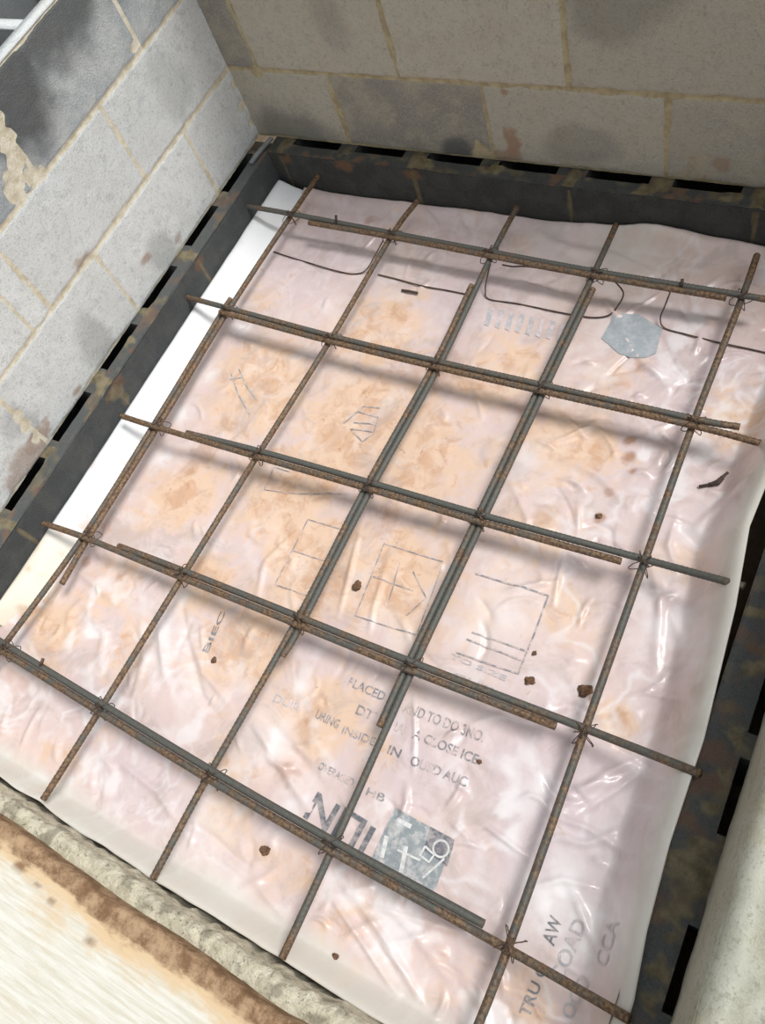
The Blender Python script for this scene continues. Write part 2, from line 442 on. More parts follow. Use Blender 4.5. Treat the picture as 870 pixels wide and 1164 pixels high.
# ------------------------------------------------------------------ lower courses (trim_n): hollow blocks, cores half covered by the walls above
def ledge(name, axis, length, joints0, depth, slot0, slot1, label, cellpat=(0.10, 0.29), half=0.07, sgn=1, seed=1, mat=None, mounds=(), mort=(), base=0.0, tone0=0.35, sm=(), y_start=0.0, drop=0.2):
    """local frame: s along the course, d outward from the inner face, z up"""
    w = MB()
    def put(S_, D_, Z_, flip, **att):
        if axis == 'y': w.grid(base - sgn * D_, S_, Z_, 0, flip if sgn > 0 else not flip, **att)
        else: w.grid(S_, base + sgn * D_, Z_, 0, flip if sgn > 0 else not flip, **att)
    s0, s1 = length
    # inner face
    S_, T_ = np.meshgrid(np.arange(s0, s1 + 0.002, 0.005), np.linspace(-drop, 0, 41))
    mo_, tn_, dp_ = block_face(S_, T_ + 0.2, [joints0], 0.2, seed, {}, sm)
    mo_ *= (T_ < -0.004) * 1.0 * np.where(np.abs(T_ + 0.0) < 0.012, 0.25, 1.0)
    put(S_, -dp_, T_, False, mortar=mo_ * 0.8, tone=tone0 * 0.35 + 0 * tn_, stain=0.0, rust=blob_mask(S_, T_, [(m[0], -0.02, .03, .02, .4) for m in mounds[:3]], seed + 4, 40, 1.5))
    # top: shell strip, then web tops between the cores
    ss = np.arange(s0, s1 + 0.002, 0.005)
    def toph(S_, D_):
        z = 0.003 * (fbm(S_ * 40, D_ * 40, seed + 50, 3) - 0.5)
        for (ms, md, mr, mh) in mounds:
            q = np.sqrt(((S_ - ms)) ** 2 + ((D_ - md)) ** 2) / mr + 1.2 * (fbm(S_ * 80, D_ * 80, seed + 60, 4) - 0.5)
            z = np.maximum(z, 0.7 * mh * (1 - sstep(0.1, 1.1, q)) + z)
        return z
    def topm(S_, D_):
        m = np.zeros(S_.shape)
        u = (S_ - joints0) / 0.4; b = np.floor(u); ds = np.minimum(u - b, b + 1 - u) * 0.4
        m = np.maximum(m, 0.9 * (1 - sstep(0.006, 0.016, ds + 0.016 * (fbm(S_ * 40, D_ * 40, seed + 7, 3) - 0.5))))
        for (ms, md, mr, mh) in mounds:
            q = np.sqrt((S_ - ms) ** 2 + (D_ - md) ** 2) / mr + 1.5 * (fbm(S_ * 80, D_ * 80, seed + 60, 4) - 0.5)
            m = np.maximum(m, 0.85 * (1 - sstep(0.25, 1.0, q)))
        return np.clip(m + 0.6 * sstep(0.42, 0.72, fbm(S_ * 34, D_ * 40, seed + 8, 5)), 0, 1)
    S_, D_ = np.meshgrid(ss, np.linspace(0, slot0, 9))
    Z_ = toph(S_, D_); Z_[0] = Z_[0] - 0.002
    put(S_, D_, Z_, False, mortar=topm(S_, D_), tone=tone0 + 0 * S_, stain=0.0, rust=0.35 * sstep(0.6, 0.75, fbm(S_ * 25, D_ * 25, seed + 90, 3)))
    # webs
    cells = []
    k0 = math.floor((s0 - joints0) / 0.4) - 1
    for k in range(k0, k0 + 12):
        for c in cellpat:
            a, b = joints0 + 0.4 * k + c - half, joints0 + 0.4 * k + c + half
            if b > s0 and a < s1: cells.append((max(a, s0), min(b, s1)))
    cells.sort()
    edges = [s0] + [e for c in cells for e in c] + [s1]
    for a, b in zip(edges[0::2], edges[1::2]):
        if b - a < 0.004: continue
        n = max(3, int((b - a) / 0.004))
        S_, D_ = np.meshgrid(np.linspace(a, b, n), np.linspace(slot0, depth, 16))
        Z_ = toph(S_, D_) * (1 - sstep(slot1 - 0.004, slot1 + 0.002, D_)) - 0.0025 * sstep(slot1 - 0.002, slot1 + 0.004, D_)
        put(S_, D_, Z_, False, mortar=topm(S_, D_), tone=tone0 + 0 * S_, stain=0.0, rust=0.3 * sstep(0.6, 0.75, fbm(S_ * 25, D_ * 25, seed + 91, 3)))
        for e, fl in ((a, True), (b, False)):          # core side walls
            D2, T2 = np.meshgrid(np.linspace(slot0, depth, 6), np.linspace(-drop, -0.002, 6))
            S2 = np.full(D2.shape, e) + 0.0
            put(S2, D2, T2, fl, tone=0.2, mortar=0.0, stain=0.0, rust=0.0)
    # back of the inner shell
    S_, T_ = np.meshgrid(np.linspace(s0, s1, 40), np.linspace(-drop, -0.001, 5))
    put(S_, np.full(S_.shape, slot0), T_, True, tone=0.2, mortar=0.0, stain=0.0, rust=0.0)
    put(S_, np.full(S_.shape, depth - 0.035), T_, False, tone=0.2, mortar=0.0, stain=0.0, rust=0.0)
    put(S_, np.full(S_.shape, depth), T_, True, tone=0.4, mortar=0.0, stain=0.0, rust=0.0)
    return tag(w.build(name, mat or M_ledge), label, kind='structure')

mL = [(-0.378, 0.03, 0.028, 0.006), (-0.79, 0.022, 0.035, 0.010), (-0.775, 0.05, 0.035, 0.014), (-1.178, 0.03, 0.03, 0.006), (-0.17, 0.045, 0.02, 0.006), (-0.565, 0.04, 0.03, 0.006), (-0.99, 0.045, 0.028, 0.012), (-0.655, 0.03, 0.022, 0.003), (-1.18, 0.05, 0.03, 0.008), (-0.02, 0.04, 0.02, 0.004)]
ledge('trim_1', 'y', (-1.80, 0.0), -0.378, 0.198, 0.0345, 0.0565, 'dark hollow block course under the pale wall, its cores showing as black slots', seed=3, mounds=mL, sm=[(-0.79, 0.18, 0.03, 1.0), (-0.785, 0.13, 0.02, .8)])
mB = [(0.05, 0.03, 0.03, 0.007), (0.236, 0.03, 0.018, 0.004), (0.438, 0.03, 0.034, 0.012), (0.47, 0.02, 0.03, 0.006), (0.62, 0.022, 0.02, 0.006), (0.66, 0.035, 0.03, 0.012), (0.845, 0.03, 0.032, 0.010), (1.035, 0.04, 0.03, 0.008), (1.24, 0.03, 0.035, 0.012), (1.19, 0.02, 0.03, 0.006), (1.01, 0.015, 0.03, 0.005)]
ledge('trim_2', 'x', (-0.0575, 1.50), 0.038, 0.198, 0.0315, 0.054, 'dark hollow block course under the back wall, its cores showing as black slots', seed=5, mat=M_dark, mounds=mB, sgn=1, base=0.0, tone0=0.30)
mR = [(a, max(b, 0.04), c * 0.8, d * 0.45) for a, b, c, d in [(-1.24, 0.03, 0.045, 0.020), (-1.27, 0.05, 0.03, 0.015), (-1.21, 0.045, 0.03, 0.012), (-1.16, 0.025, 0.02, 0.006), (-1.30, 0.02, 0.04, 0.012), (-1.38, 0.02, 0.035, 0.014), (-1.42, 0.015, 0.03, 0.012), (-1.04, 0.03, 0.03, 0.008), (-1.34, 0.035, 0.02, 0.012), (-1.10, 0.02, 0.018, 0.005), (-0.93, 0.03, 0.03, 0.008), (-1.47, 0.03, 0.03, 0.012)]]
ledge('trim_3', 'y', (-1.80, 0.0), -1.24 + 0.8, 0.198, 0.056, 0.070, 'dark hollow block course with mortar lumps under the low upstand', seed=9, mounds=mR, sgn=-1, base=1.447, cellpat=(0.115, 0.27), half=0.058, tone0=0.42)

# near course: rough concrete edge that hides the ends of the bars
w = MB()
YN = -1.638
xs = np.arange(-0.25, 1.75, 0.0035)
prof = [(-0.004, -0.2), (-0.002, -0.12), (0.0, -0.08), (0.0, -0.07), (0.0, -0.06), (0.0, -0.05), (0.0, -0.04), (0.0, -0.03), (0.0, -0.02), (0.0, -0.012), (0.003, -0.006), (0.010, -0.001)] + [(0.010 + 0.004 * k, 0.0) for k in range(1, 48)]
pa = np.array(prof)
Xg, K = np.meshgrid(xs, np.arange(len(pa)), indexing='ij')
edge = 0.012 * (fbm(xs * 9, xs * 0, 301, 4) - 0.5) + 0.004 * (fbm(xs * 45, xs * 0, 302, 3) - 0.5)
fade = 1 - sstep(0.0, 0.05, pa[K, 0])
Yg = YN - pa[K, 0] + edge[:, None] * fade + 0.012 * (fbm(Xg * 60, pa[K, 0] * 60 - pa[K, 1] * 60, 305, 4) - 0.5) * fade
Zg = pa[K, 1] + 0.014 * (fbm(Xg * 70, Yg * 70, 303, 4) - 0.6) * sstep(-0.03, 0.0, pa[K, 1]) * fade
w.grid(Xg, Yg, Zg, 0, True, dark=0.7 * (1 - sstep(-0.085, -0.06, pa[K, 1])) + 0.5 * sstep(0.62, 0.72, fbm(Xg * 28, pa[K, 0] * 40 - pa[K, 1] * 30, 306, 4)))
w.box(-0.25, 1.75, YN - 0.204, YN - 0.19, -0.2, 0.0, 0, dark=0.5)
tag(w.build('trim_4', M_rough), 'crumbling pale concrete edge between plastic sheet and wooden board', kind='structure')

# ground
w = MB()
xs, ys = np.meshgrid(np.linspace(-5, 6, 56), np.linspace(-6, 5, 56))
w.grid(xs, ys, np.full(xs.shape, -0.2), 0, False)
tag(w.build('floor', M_soil), 'brown soil ground under and around the block pit', kind='structure')

# ------------------------------------------------------------------ plastic sheet
ZF = -0.120
XEt = [(-1.7, 1.470), (-1.436, 1.468), (-1.349, 1.457), (-1.228, 1.450), (-1.066, 1.450), (-0.848, 1.434), (-0.706, 1.416), (-0.5, 1.425), (-0.3, 1.43), (0.1, 1.435)]
def x_edge(y): return np.interp(y, [a for a, b in XEt], [b for a, b in XEt])
def seg(points, w, a, z=ZF):
    return ([tuple(P(u, v, z)[:2]) for u, v in points], w, a)
RIDGES = [
    seg([(794, 600), (815, 580), (832, 569), (872, 561)], 0.010, 0.012), seg([(766, 596), (804, 627), (820, 650)], 0.012, -0.009),
    seg([(770, 585), (760, 620), (770, 650)], 0.007, 0.006), seg([(835, 590), (842, 640), (835, 690)], 0.008, 0.006),
    seg([(374, 1015), (414, 1073), (452, 1132)], 0.005, 0.008), seg([(405, 1021), (444, 1076), (480, 1140)], 0.005, 0.008),
    seg([(392, 1020), (430, 1076), (466, 1134)], 0.006, -0.005), seg([(420, 1010), (470, 1060), (520, 1125)], 0.008, 0.005),
    seg([(546, 934), (575, 955), (600, 974)], 0.005, 0.007), seg([(620, 925), (667, 941), (700, 962), (726, 980)], 0.006, 0.007),
    seg([(286, 817), (310, 855), (352, 920)], 0.010, 0.010), seg([(300, 815), (330, 850), (372, 900)], 0.010, -0.006),
    seg([(180, 690), (184, 730), (190, 775)], 0.010, 0.010), seg([(222, 735), (232, 765), (262, 800)], 0.008, 0.007),
    seg([(205, 680), (212, 730), (228, 790), (250, 820)], 0.008, -0.006), seg([(160, 700), (165, 750), (150, 800)], 0.009, 0.006),
    seg([(700, 850), (735, 870), (790, 905)], 0.006, -0.006), seg([(640, 920), (690, 880), (730, 860)], 0.007, 0.006),
    seg([(660, 925), (705, 895), (740, 870)], 0.006, -0.005), seg([(740, 640), (752, 690), (745, 760)], 0.010, 0.007),
    seg([(760, 690), (775, 730), (770, 790)], 0.009, 0.007), seg([(790, 690), (795, 750), (780, 820)], 0.009, -0.006),
    seg([(690, 340), (720, 400), (760, 440)], 0.006, 0.006), seg([(740, 360), (770, 420), (800, 450)], 0.006, -0.004),
    seg([(640, 520), (680, 540), (720, 580)], 0.010, 0.006), seg([(580, 545), (600, 590), (596, 620)], 0.008, 0.005),
    seg([(720, 270), (760, 280), (830, 300)], 0.018, 0.016), seg([(600, 262), (650, 285), (700, 290)], 0.015, 0.008),
    seg([(770, 290), (775, 320), (790, 350)], 0.006, 0.006), seg([(690, 280), (740, 300), (770, 330)], 0.007, -0.006),
    seg([(450, 400), (520, 420), (590, 470)], 0.014, 0.006), seg([(250, 380), (300, 400), (360, 420)], 0.014, 0.005),
    seg([(650, 1010), (670, 1060), (690, 1100)], 0.007, 0.007), seg([(690, 1000), (705, 1050), (715, 1090)], 0.006, 0.006),
    seg([(600, 1010), (640, 1000), (680, 1010)], 0.006, 0.006), seg([(620, 1080), (650, 1100), (690, 1125)], 0.007, 0.006),
    seg([(250, 970), (290, 1000), (330, 1050)], 0.008, 0.007), seg([(200, 930), (240, 950), (300, 1010)], 0.008, -0.006),
    seg([(130, 860), (180, 900), (220, 960)], 0.008, 0.007), seg([(560, 1120), (600, 1130), (640, 1160)], 0.008, 0.005),
    seg([(410, 600), (400, 640), (385, 700)], 0.006, 0.006), seg([(440, 640), (425, 690), (420, 720)], 0.006, 0.005),
    seg([(470, 790), (472, 830), (470, 880)], 0.004, 0.005), seg([(340, 600), (300, 640), (290, 690)], 0.007, 0.005),
    seg([(40, 660), (90, 650), (140, 690)], 0.010, 0.006), seg([(90, 680), (120, 720), (110, 760)], 0.010, 0.006),
]
r2 = np.random.default_rng(12)
for i in range(420):
    x0, y0 = r2.uniform(0.1, 1.4), r2.uniform(-1.58, -0.03)
    # the loose film is most creased along its right and near sides
    if r2.random() > 0.35 + 0.5 * (x0 > 1.0) + 0.35 * (y0 < -1.15): continue
    ang = r2.normal(-0.95 if x0 < 1.0 else 0.3, 0.8); L = r2.uniform(0.025, 0.10); c = r2.normal(0, 0.6)
    pts = [(x0 + L * (t - .5) * math.cos(ang + c * t), y0 + L * (t - .5) * math.sin(ang + c * t)) for t in (0, .33, .66, 1)]
    RIDGES.append((pts, r2.uniform(0.0035, 0.008), r2.choice([1, 1, -0.8]) * r2.uniform(0.002, 0.0055) * (1.5 if x0 > 0.95 else 1.0)))

def film_detail(X, Y):
    Z = 0.012 * (fbm(X * 3, Y * 3, 61, 2) - 0.5) + 0.007 * (fbm(X * 9, Y * 9, 62, 3) - 0.5) + 0.0035 * (fbm(X * 30, Y * 30, 63, 3) - 0.5)
    rid = np.zeros(X.shape)
    sh = X.shape; Xr = X.ravel(); Yr = Y.ravel(); Zr = np.zeros(Xr.shape)
    for pts, wd, am in RIDGES:
        xs_ = [p[0] for p in pts]; ys_ = [p[1] for p in pts]
        m = 4 * wd
        k = np.nonzero((Xr > min(xs_) - m) & (Xr < max(xs_) + m) & (Yr > min(ys_) - m) & (Yr < max(ys_) + m))[0]
        if not len(k): continue
        xk, yk = Xr[k], Yr[k]
        best = np.full(len(k), 9.0); par = np.zeros(len(k))
        n = len(pts) - 1
        for j in range(n):
            ax, ay = pts[j]; bx, by = pts[j + 1]
            dx, dy = bx - ax, by - ay
            t = np.clip(((xk - ax) * dx + (yk - ay) * dy) / (dx * dx + dy * dy), 0, 1)
            d = np.hypot(xk - ax - t * dx, yk - ay - t * dy)
            u = d < best
            best = np.where(u, d, best); par = np.where(u, (j + t) / n, par)
        prof_ = np.exp(-(best / wd) ** 2) * np.sin(np.pi * np.clip(par * 0.9 + 0.05, 0, 1)) ** 0.7
        Zr[k] += am * prof_
    return Z + Zr.reshape(sh)

def film_z(X, Y):
    X = np.asarray(X, float); Y = np.asarray(Y, float)
    Z = ZF + film_detail(X, Y)
    xe = x_edge(Y)
    nn = sstep(-1.595, -1.634, Y)
    Z = Z * (1 - nn) + (-0.078 + 0.4 * (Z - ZF)) * nn                   # laps up against the near edge
    rr = sstep(xe - 0.080, xe - 0.004, X)
    Z = Z * (1 - rr) + (0.012 + 0.12 * (Z - ZF)) * rr                 # laps up over the right-hand course
    bb = sstep(-0.05, -0.004, Y)
    Z = Z + bb * (0.012 + 0.030 * np.exp(-((X - 1.08) / 0.2) ** 2) + 0.014 * (fbm(X * 7, Y * 0, 66, 3) - 0.5))
    ll = 1 - sstep(0.075, 0.16, X)
    Z = Z + 0.006 * ll
    return Z

U, V = np.meshgrid(np.linspace(0, 1, 440), np.linspace(0, 1, 480))
Yf = -1.634 + V * (1.634 - 0.005)
near_edge = -1.633 + 0.012 * (fbm(np.linspace(0, 1.5, 440) * 8, np.zeros(440), 401, 3) - 0.5)
X0 = 0.079 - 0.066 * sstep(-1.22, -1.34, Yf)
Xf = X0 + U * (x_edge(Yf) - X0)
Yf = near_edge[None, :] + V * (-0.005 - near_edge[None, :])
Zf = film_z(Xf, Yf)

def pblobs(lst, X, Y, z=ZF):
    m = np.zeros(X.shape)
    for (u, v, r, a) in lst:
        p = P(u, v, z)
        m = np.maximum(m, a * np.exp(-(((X - p.x) ** 2 + (Y - p.y) ** 2) / (r * r))))
    return m
dirt = pblobs([(300, 440, .16, .9), (410, 480, .17, 1), (330, 560, .15, .9), (450, 650, .13, .85), (360, 640, .14, 1), (210, 560, .11, .9),
               (360, 810, .10, .75), (570, 420, .12, .75), (430, 380, .14, .8), (650, 500, .13, .7), (280, 730, .12, .85), (130, 660, .10, .6),
               (60, 720, .09, .7), (470, 520, .16, .85), (600, 600, .12, .5), (640, 700, .08, .5), (700, 430, .1, .5), (460, 260, .08, .35),
               (230, 660, .08, .9), (420, 860, .06, .6), (250, 900, .1, .5), (330, 980, .08, .4), (840, 480, .08, .7), (480, 960, .05, .6),
               (700, 820, .04, .9), (780, 640, .07, .5), (150, 740, .09, .6), (40, 690, .06, .9), (330, 240, .06, .5), (590, 270, .05, .3),
               (560, 710, .1, .35), (400, 1080, .12, .3), (70, 850, .1, .35), (600, 1130, .06, .6), (510, 1100, .08, .4), (300, 340, .07, .5)], Xf, Yf)
lilac = pblobs([(640, 950, .2, .9), (480, 880, .13, .6), (720, 960, .12, .8), (700, 560, .15, .4), (380, 290, .2, .6), (560, 330, .2, .5), (150, 880, .14, .6), (560, 1060, .12, .4), (800, 420, .18, .6), (640, 600, .1, .4), (110, 790, .08, .6)], Xf, Yf)
mud = np.zeros(Xf.shape)
MUDS = [(100, 640, .012, .6), (138, 654, .012, .6), (120, 600, .018, .3), (255, 480, .02, .35), (620, 585, .02, .35), (440, 590, .03, .3), (505, 590, .02, .35), (420, 250, .016, .4), (300, 410, .015, .35), (480, 430, .05, .25), (600, 470, .04, .25), (715, 520, .012, .8), (716, 500, .01, .7), (720, 535, .008, .7), (680, 588, .01, .7), (692, 560, .008, .5), (700, 815, .015, .5), (675, 790, .012, .7), (325, 880, .02, .5), (240, 720, .02, .25), (350, 830, .025, .35), (365, 870, .015, .4), (500, 420, .05, .3), (640, 460, .05, .2), (235, 510, .03, .4), (330, 470, .02, .3), (215, 530, .02, .35), (790, 800, .01, .4), (20, 760, .05, .2)]
for (u, v, r, a) in MUDS:
    p = P(u, v, ZF)
    q = np.sqrt((Xf - p.x) ** 2 + (Yf - p.y) ** 2) / (r * 1.5) + 1.3 * (fbm(Xf * 60, Yf * 60, 120, 4) - 0.5)
    mud = np.maximum(mud, a * (1 - sstep(0.3, 1.0, q)))
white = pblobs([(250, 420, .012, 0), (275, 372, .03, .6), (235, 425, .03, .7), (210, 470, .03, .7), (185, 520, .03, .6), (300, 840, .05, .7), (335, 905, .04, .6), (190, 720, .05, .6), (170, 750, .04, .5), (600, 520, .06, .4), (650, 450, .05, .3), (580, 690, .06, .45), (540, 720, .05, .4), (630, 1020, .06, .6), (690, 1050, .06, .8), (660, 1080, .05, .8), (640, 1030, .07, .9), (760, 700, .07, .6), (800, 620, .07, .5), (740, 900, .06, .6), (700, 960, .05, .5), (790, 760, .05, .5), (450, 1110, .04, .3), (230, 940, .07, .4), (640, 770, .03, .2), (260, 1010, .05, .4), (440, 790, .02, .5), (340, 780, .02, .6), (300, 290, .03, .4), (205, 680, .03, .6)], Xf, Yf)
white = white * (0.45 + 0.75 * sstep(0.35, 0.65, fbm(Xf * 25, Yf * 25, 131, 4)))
# highlights on the film creases, painted in as streaky white
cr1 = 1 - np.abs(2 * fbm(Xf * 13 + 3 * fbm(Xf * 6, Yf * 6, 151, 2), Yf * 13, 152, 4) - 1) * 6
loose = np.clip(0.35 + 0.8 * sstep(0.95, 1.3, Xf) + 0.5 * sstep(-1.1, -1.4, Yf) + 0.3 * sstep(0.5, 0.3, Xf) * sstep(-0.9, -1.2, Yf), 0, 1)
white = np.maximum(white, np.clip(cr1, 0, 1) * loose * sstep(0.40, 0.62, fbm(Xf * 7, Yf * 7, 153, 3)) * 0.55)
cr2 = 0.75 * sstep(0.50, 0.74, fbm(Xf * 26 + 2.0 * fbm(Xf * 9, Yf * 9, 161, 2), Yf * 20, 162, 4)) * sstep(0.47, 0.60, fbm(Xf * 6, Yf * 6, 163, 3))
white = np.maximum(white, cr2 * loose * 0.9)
pale = np.maximum(pblobs([(715, 285, .10, .45), (620, 270, .06, .25)], Xf, Yf), np.maximum(0.7 * sstep(-1.565, -1.615, Yf + 0.03 * (fbm(Xf * 12, Yf * 12, 140, 3) - 0.5)), 0.75 * sstep(-0.050, -0.010, Xf - x_edge(Yf) + 0.02 * (fbm(Xf * 15, Yf * 15, 141, 3) - 0.5))))
sheet_mb = MB()
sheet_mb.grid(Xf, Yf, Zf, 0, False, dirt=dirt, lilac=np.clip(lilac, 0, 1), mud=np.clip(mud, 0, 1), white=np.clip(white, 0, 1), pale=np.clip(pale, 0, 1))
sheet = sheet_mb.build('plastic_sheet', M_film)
tag(sheet, 'crumpled pinkish plastic sheet with grey print spread over the floor of the pit', 'plastic sheet')
sol = sheet.modifiers.new('thickness', 'SOLIDIFY'); sol.thickness = 0.0012; sol.offset = -1

# ---- print on the sheet: each a part that follows the film
LIFT = 0.0016
def decal(name, V2, F, mat, lift=LIFT, label=None):
    V2 = np.asarray(V2, float)
    z = film_z(V2[:, 0], V2[:, 1]) + lift
    w = MB(); w.add(np.column_stack([V2, z]), F, 0)
    o = w.build(name, mat, sheet, smooth=True)
    if label: o['label'] = label
    return o
def px(u, v): return tuple(P(u, v, ZF)[:2])
def strokes(lines, wd):
    """polylines (photo survey points) -> flat ribbons"""
    V2 = []; F = []
    for ln in lines:
        pts = [Vector(px(*q)) for q in ln]
        fine = []
        for a, b in zip(pts, pts[1:]):
            n = max(1, int((b - a).length / 0.006))
            fine += [a.lerp(b, k / n) for k in range(n)]
        fine.append(pts[-1])
        o = len(V2)
        for i, p in enumerate(fine):
            t = (fine[min(i + 1, len(fine) - 1)] - fine[max(i - 1, 0)]).normalized()
            n = Vector((-t.y, t.x)) * wd * 0.5
            V2 += [tuple(p + n), tuple(p - n)]
        for i in range(len(fine) - 1):
            F.append((o + 2 * i, o + 2 * i + 1, o + 2 * i + 3, o + 2 * i + 2))
    return V2, F
def patch(corners, n=14):
    """filled quad through four survey points"""
    a, b, c, d = [Vector(px(*q)) for q in corners]
    V2 = []; F = []
    for j in range(n + 1):
        for i in range(n + 1):
            V2.append(tuple(a.lerp(b, i / n).lerp(d.lerp(c, i / n), j / n)))
    for j in range(n):
        for i in range(n):
            k = j * (n + 1) + i
            F.append((k, k + 1, k + n + 2, k + n + 1))
    return V2, F
def lettering(txt, start, end, height, mat, bold=0.012, name='printed_text', lift=LIFT):
    """one line of print from one survey point to another"""
    cu = bpy.data.curves.new('print', 'FONT'); cu.body = txt; cu.size = 1.0; cu.offset = bold
    cu.resolution_u = 3
    ob = bpy.data.objects.new('print', cu); COL.objects.link(ob)
    bpy.context.view_layer.update()
    dg = bpy.context.evaluated_depsgraph_get()
    me = bpy.data.meshes.new_from_object(ob.evaluated_get(dg))
    co = np.array([v.co[:2] for v in me.vertices]); F = [tuple(p.vertices) for p in me.polygons]
    bpy.data.objects.remove(ob); bpy.data.meshes.remove(me)
    co[:, 0] -= co[:, 0].min()
    co[:, 0] /= co[:, 0].max(); co[:, 1] /= 0.72
    a = Vector(px(*start)); b = Vector(px(*end)); d = b - a
    n = Vector((-d.y, d.x)).normalized()
    V2 = [tuple(a + d * float(x) + n * float(y) * height) for x, y in co]
    return decal(name, V2, F, mat, lift)

# boxed pictograms
decal('printed_frame', *strokes([[(386, 601), (350, 590), (331, 627), (312, 664), (350, 677)], [(332, 625), (368, 637)]], 0.0022), M_ink)
decal('printed_frame', *strokes([[(505, 640), (437, 618), (420, 660), (404, 700), (440, 712), (474, 722), (505, 640)], [(424, 655), (470, 672)], [(455, 640), (440, 690)], [(470, 650), (485, 680), (462, 700)]], 0.0022), M_ink)
decal('printed_frame', *strokes([[(541, 653), (580, 665), (624, 678), (608, 722), (590, 767), (560, 757), (519, 742)], [(537, 719), (598, 741)], [(531, 727), (594, 752)]], 0.0030), M_ink)
decal('printed_frame', *strokes([[(311, 530), (300, 556), (340, 561), (395, 562)], [(311, 530), (330, 536)]], 0.0020), M_ink)
# house-like pictogram and arrows
decal('printed_symbol', *strokes([[(390, 481), (407, 468), (430, 474), (425, 491), (398, 487), (412, 502), (424, 492)], [(407, 468), (413, 462), (432, 464)], [(402, 480), (428, 482)]], 0.0026), M_ink)
decal('printed_symbol', *strokes([[(263, 425), (272, 450), (284, 472)], [(272, 420), (281, 440), (292, 455)], [(262, 432), (275, 430)]], 0.0030), M_ink_blue)
# faded square emblem and row of bars
def hexa(cx, cy, rx, ry):
    return [(cx - rx, cy - ry * .2), (cx - rx * .3, cy - ry), (cx + rx, cy + ry * .1), (cx + rx * .35, cy + ry)]
hx = [(684, 384), (698, 360), (725, 357), (753, 374), (746, 402), (729, 409), (704, 402)]
def fan(ring, rings=5):
    c = Vector(px(sum(q[0] for q in ring) / len(ring), sum(q[1] for q in ring) / len(ring)))
    rp = []
    for i in range(len(ring)):
        a, b = Vector(px(*ring[i])), Vector(px(*ring[(i + 1) % len(ring)]))
        rp += [a.lerp(b, k / 4) for k in range(4)]
    V2 = [tuple(c)]; F = []
    n = len(rp)
    for r in range(1, rings + 1): V2 += [tuple(c.lerp(q, r / rings)) for q in rp]
    for i in range(n): F.append((0, 1 + i, 1 + (i + 1) % n))
    for r in range(rings - 1):
        for i in range(n):
            a, b = 1 + r * n + i, 1 + r * n + (i + 1) % n
            F.append((a, a + n, b + n, b))
    return V2, F
M_ink_solid = m_print('flat_blue_grey_ink', srgb(164, 172, 178), srgb(184, 188, 192))
decal('printed_emblem', *fan(hx), M_ink_solid)
for k in range(9):
    u = 557 + k * 11.6; v = 350 + k * 2.3
    decal('printed_bar', *patch([(u, v), (u + 5, v + 1), (u - 1, v + 22), (u - 6, v + 20)], 4), M_ink_pale)
# grey square badge with ring mark
decal('printed_badge', *patch([(449, 918), (517, 955), (486, 1034), (416, 990)], 24), M_ink_blue, label='faded grey square badge printed on the film')
decal('printed_badge', *patch([(490, 940), (518, 955), (509, 985), (482, 966)], 12), M_ink_dark, LIFT + 0.0006)
ring = [(502 + 9 * math.cos(a), 965 + 9.5 * math.sin(a)) for a in np.linspace(0, 2 * math.pi, 17)]
decal('printed_ring', *strokes([ring, [(484, 962), (494, 972), (488, 980), (478, 972), (484, 962)], [(481, 998), (506, 976)], [(452, 966), (478, 978)]], 0.0036), M_white_ink, LIFT + 0.0012)
for ln in ([(440, 950), (434, 975)], [(462, 962), (456, 992)], [(468, 940), (452, 932)]):
    decal('printed_mark', *strokes([ln], 0.008), M_white_ink, LIFT + 0.0010)
# lines of print
lettering('PLACED', (395, 779), (436, 797), 0.017, M_ink)
lettering('AND TO DO 3NO.', (458, 809), (549, 844), 0.019, M_ink)
lettering('DTL', (404, 811), (430, 822), 0.018, M_ink)
lettering('IA   A CLOSE ICE', (448, 830), (542, 869), 0.017, M_ink)
lettering('DUR', (310, 797), (338, 808), 0.016, M_ink_pale)
lettering('URING', (357, 815), (383, 828), 0.017, M_ink)
lettering('INSIDE', (388, 833), (425, 848), 0.015, M_ink)
lettering('IN', (440, 856), (454, 862), 0.016, M_ink_dark)
lettering('OUSD AUC', (466, 869), (530, 895), 0.017, M_ink)
lettering('OVERAGED', (360, 873), (400, 894), 0.014, M_ink)
lettering('HB', (416, 903), (436, 912), 0.014, M_ink)
lettering('N\u03a0J', (345, 928), (412, 972), 0.050, M_ink_dark, 0.02)
lettering('BIEC', (236, 742), (256, 696), 0.012, M_ink_dark)
lettering('TRU O', (602, 1158), (624, 1098), 0.017, M_ink_dark)
lettering('AW', (630, 1076), (640, 1046), 0.020, M_ink_dark)
lettering('COAD', (640, 1120), (668, 1050), 0.022, M_ink_pale)
lettering('OOD', (650, 1160), (672, 1115), 0.018, M_ink_pale)
lettering('CCA', (690, 1100), (705, 1050), 0.018, M_ink_pale)
lettering('CUT', (514, 770), (560, 790), 0.012, M_ink_pale)
lettering('TO SIZE', (512, 748), (575, 775), 0.010, M_ink_pale)
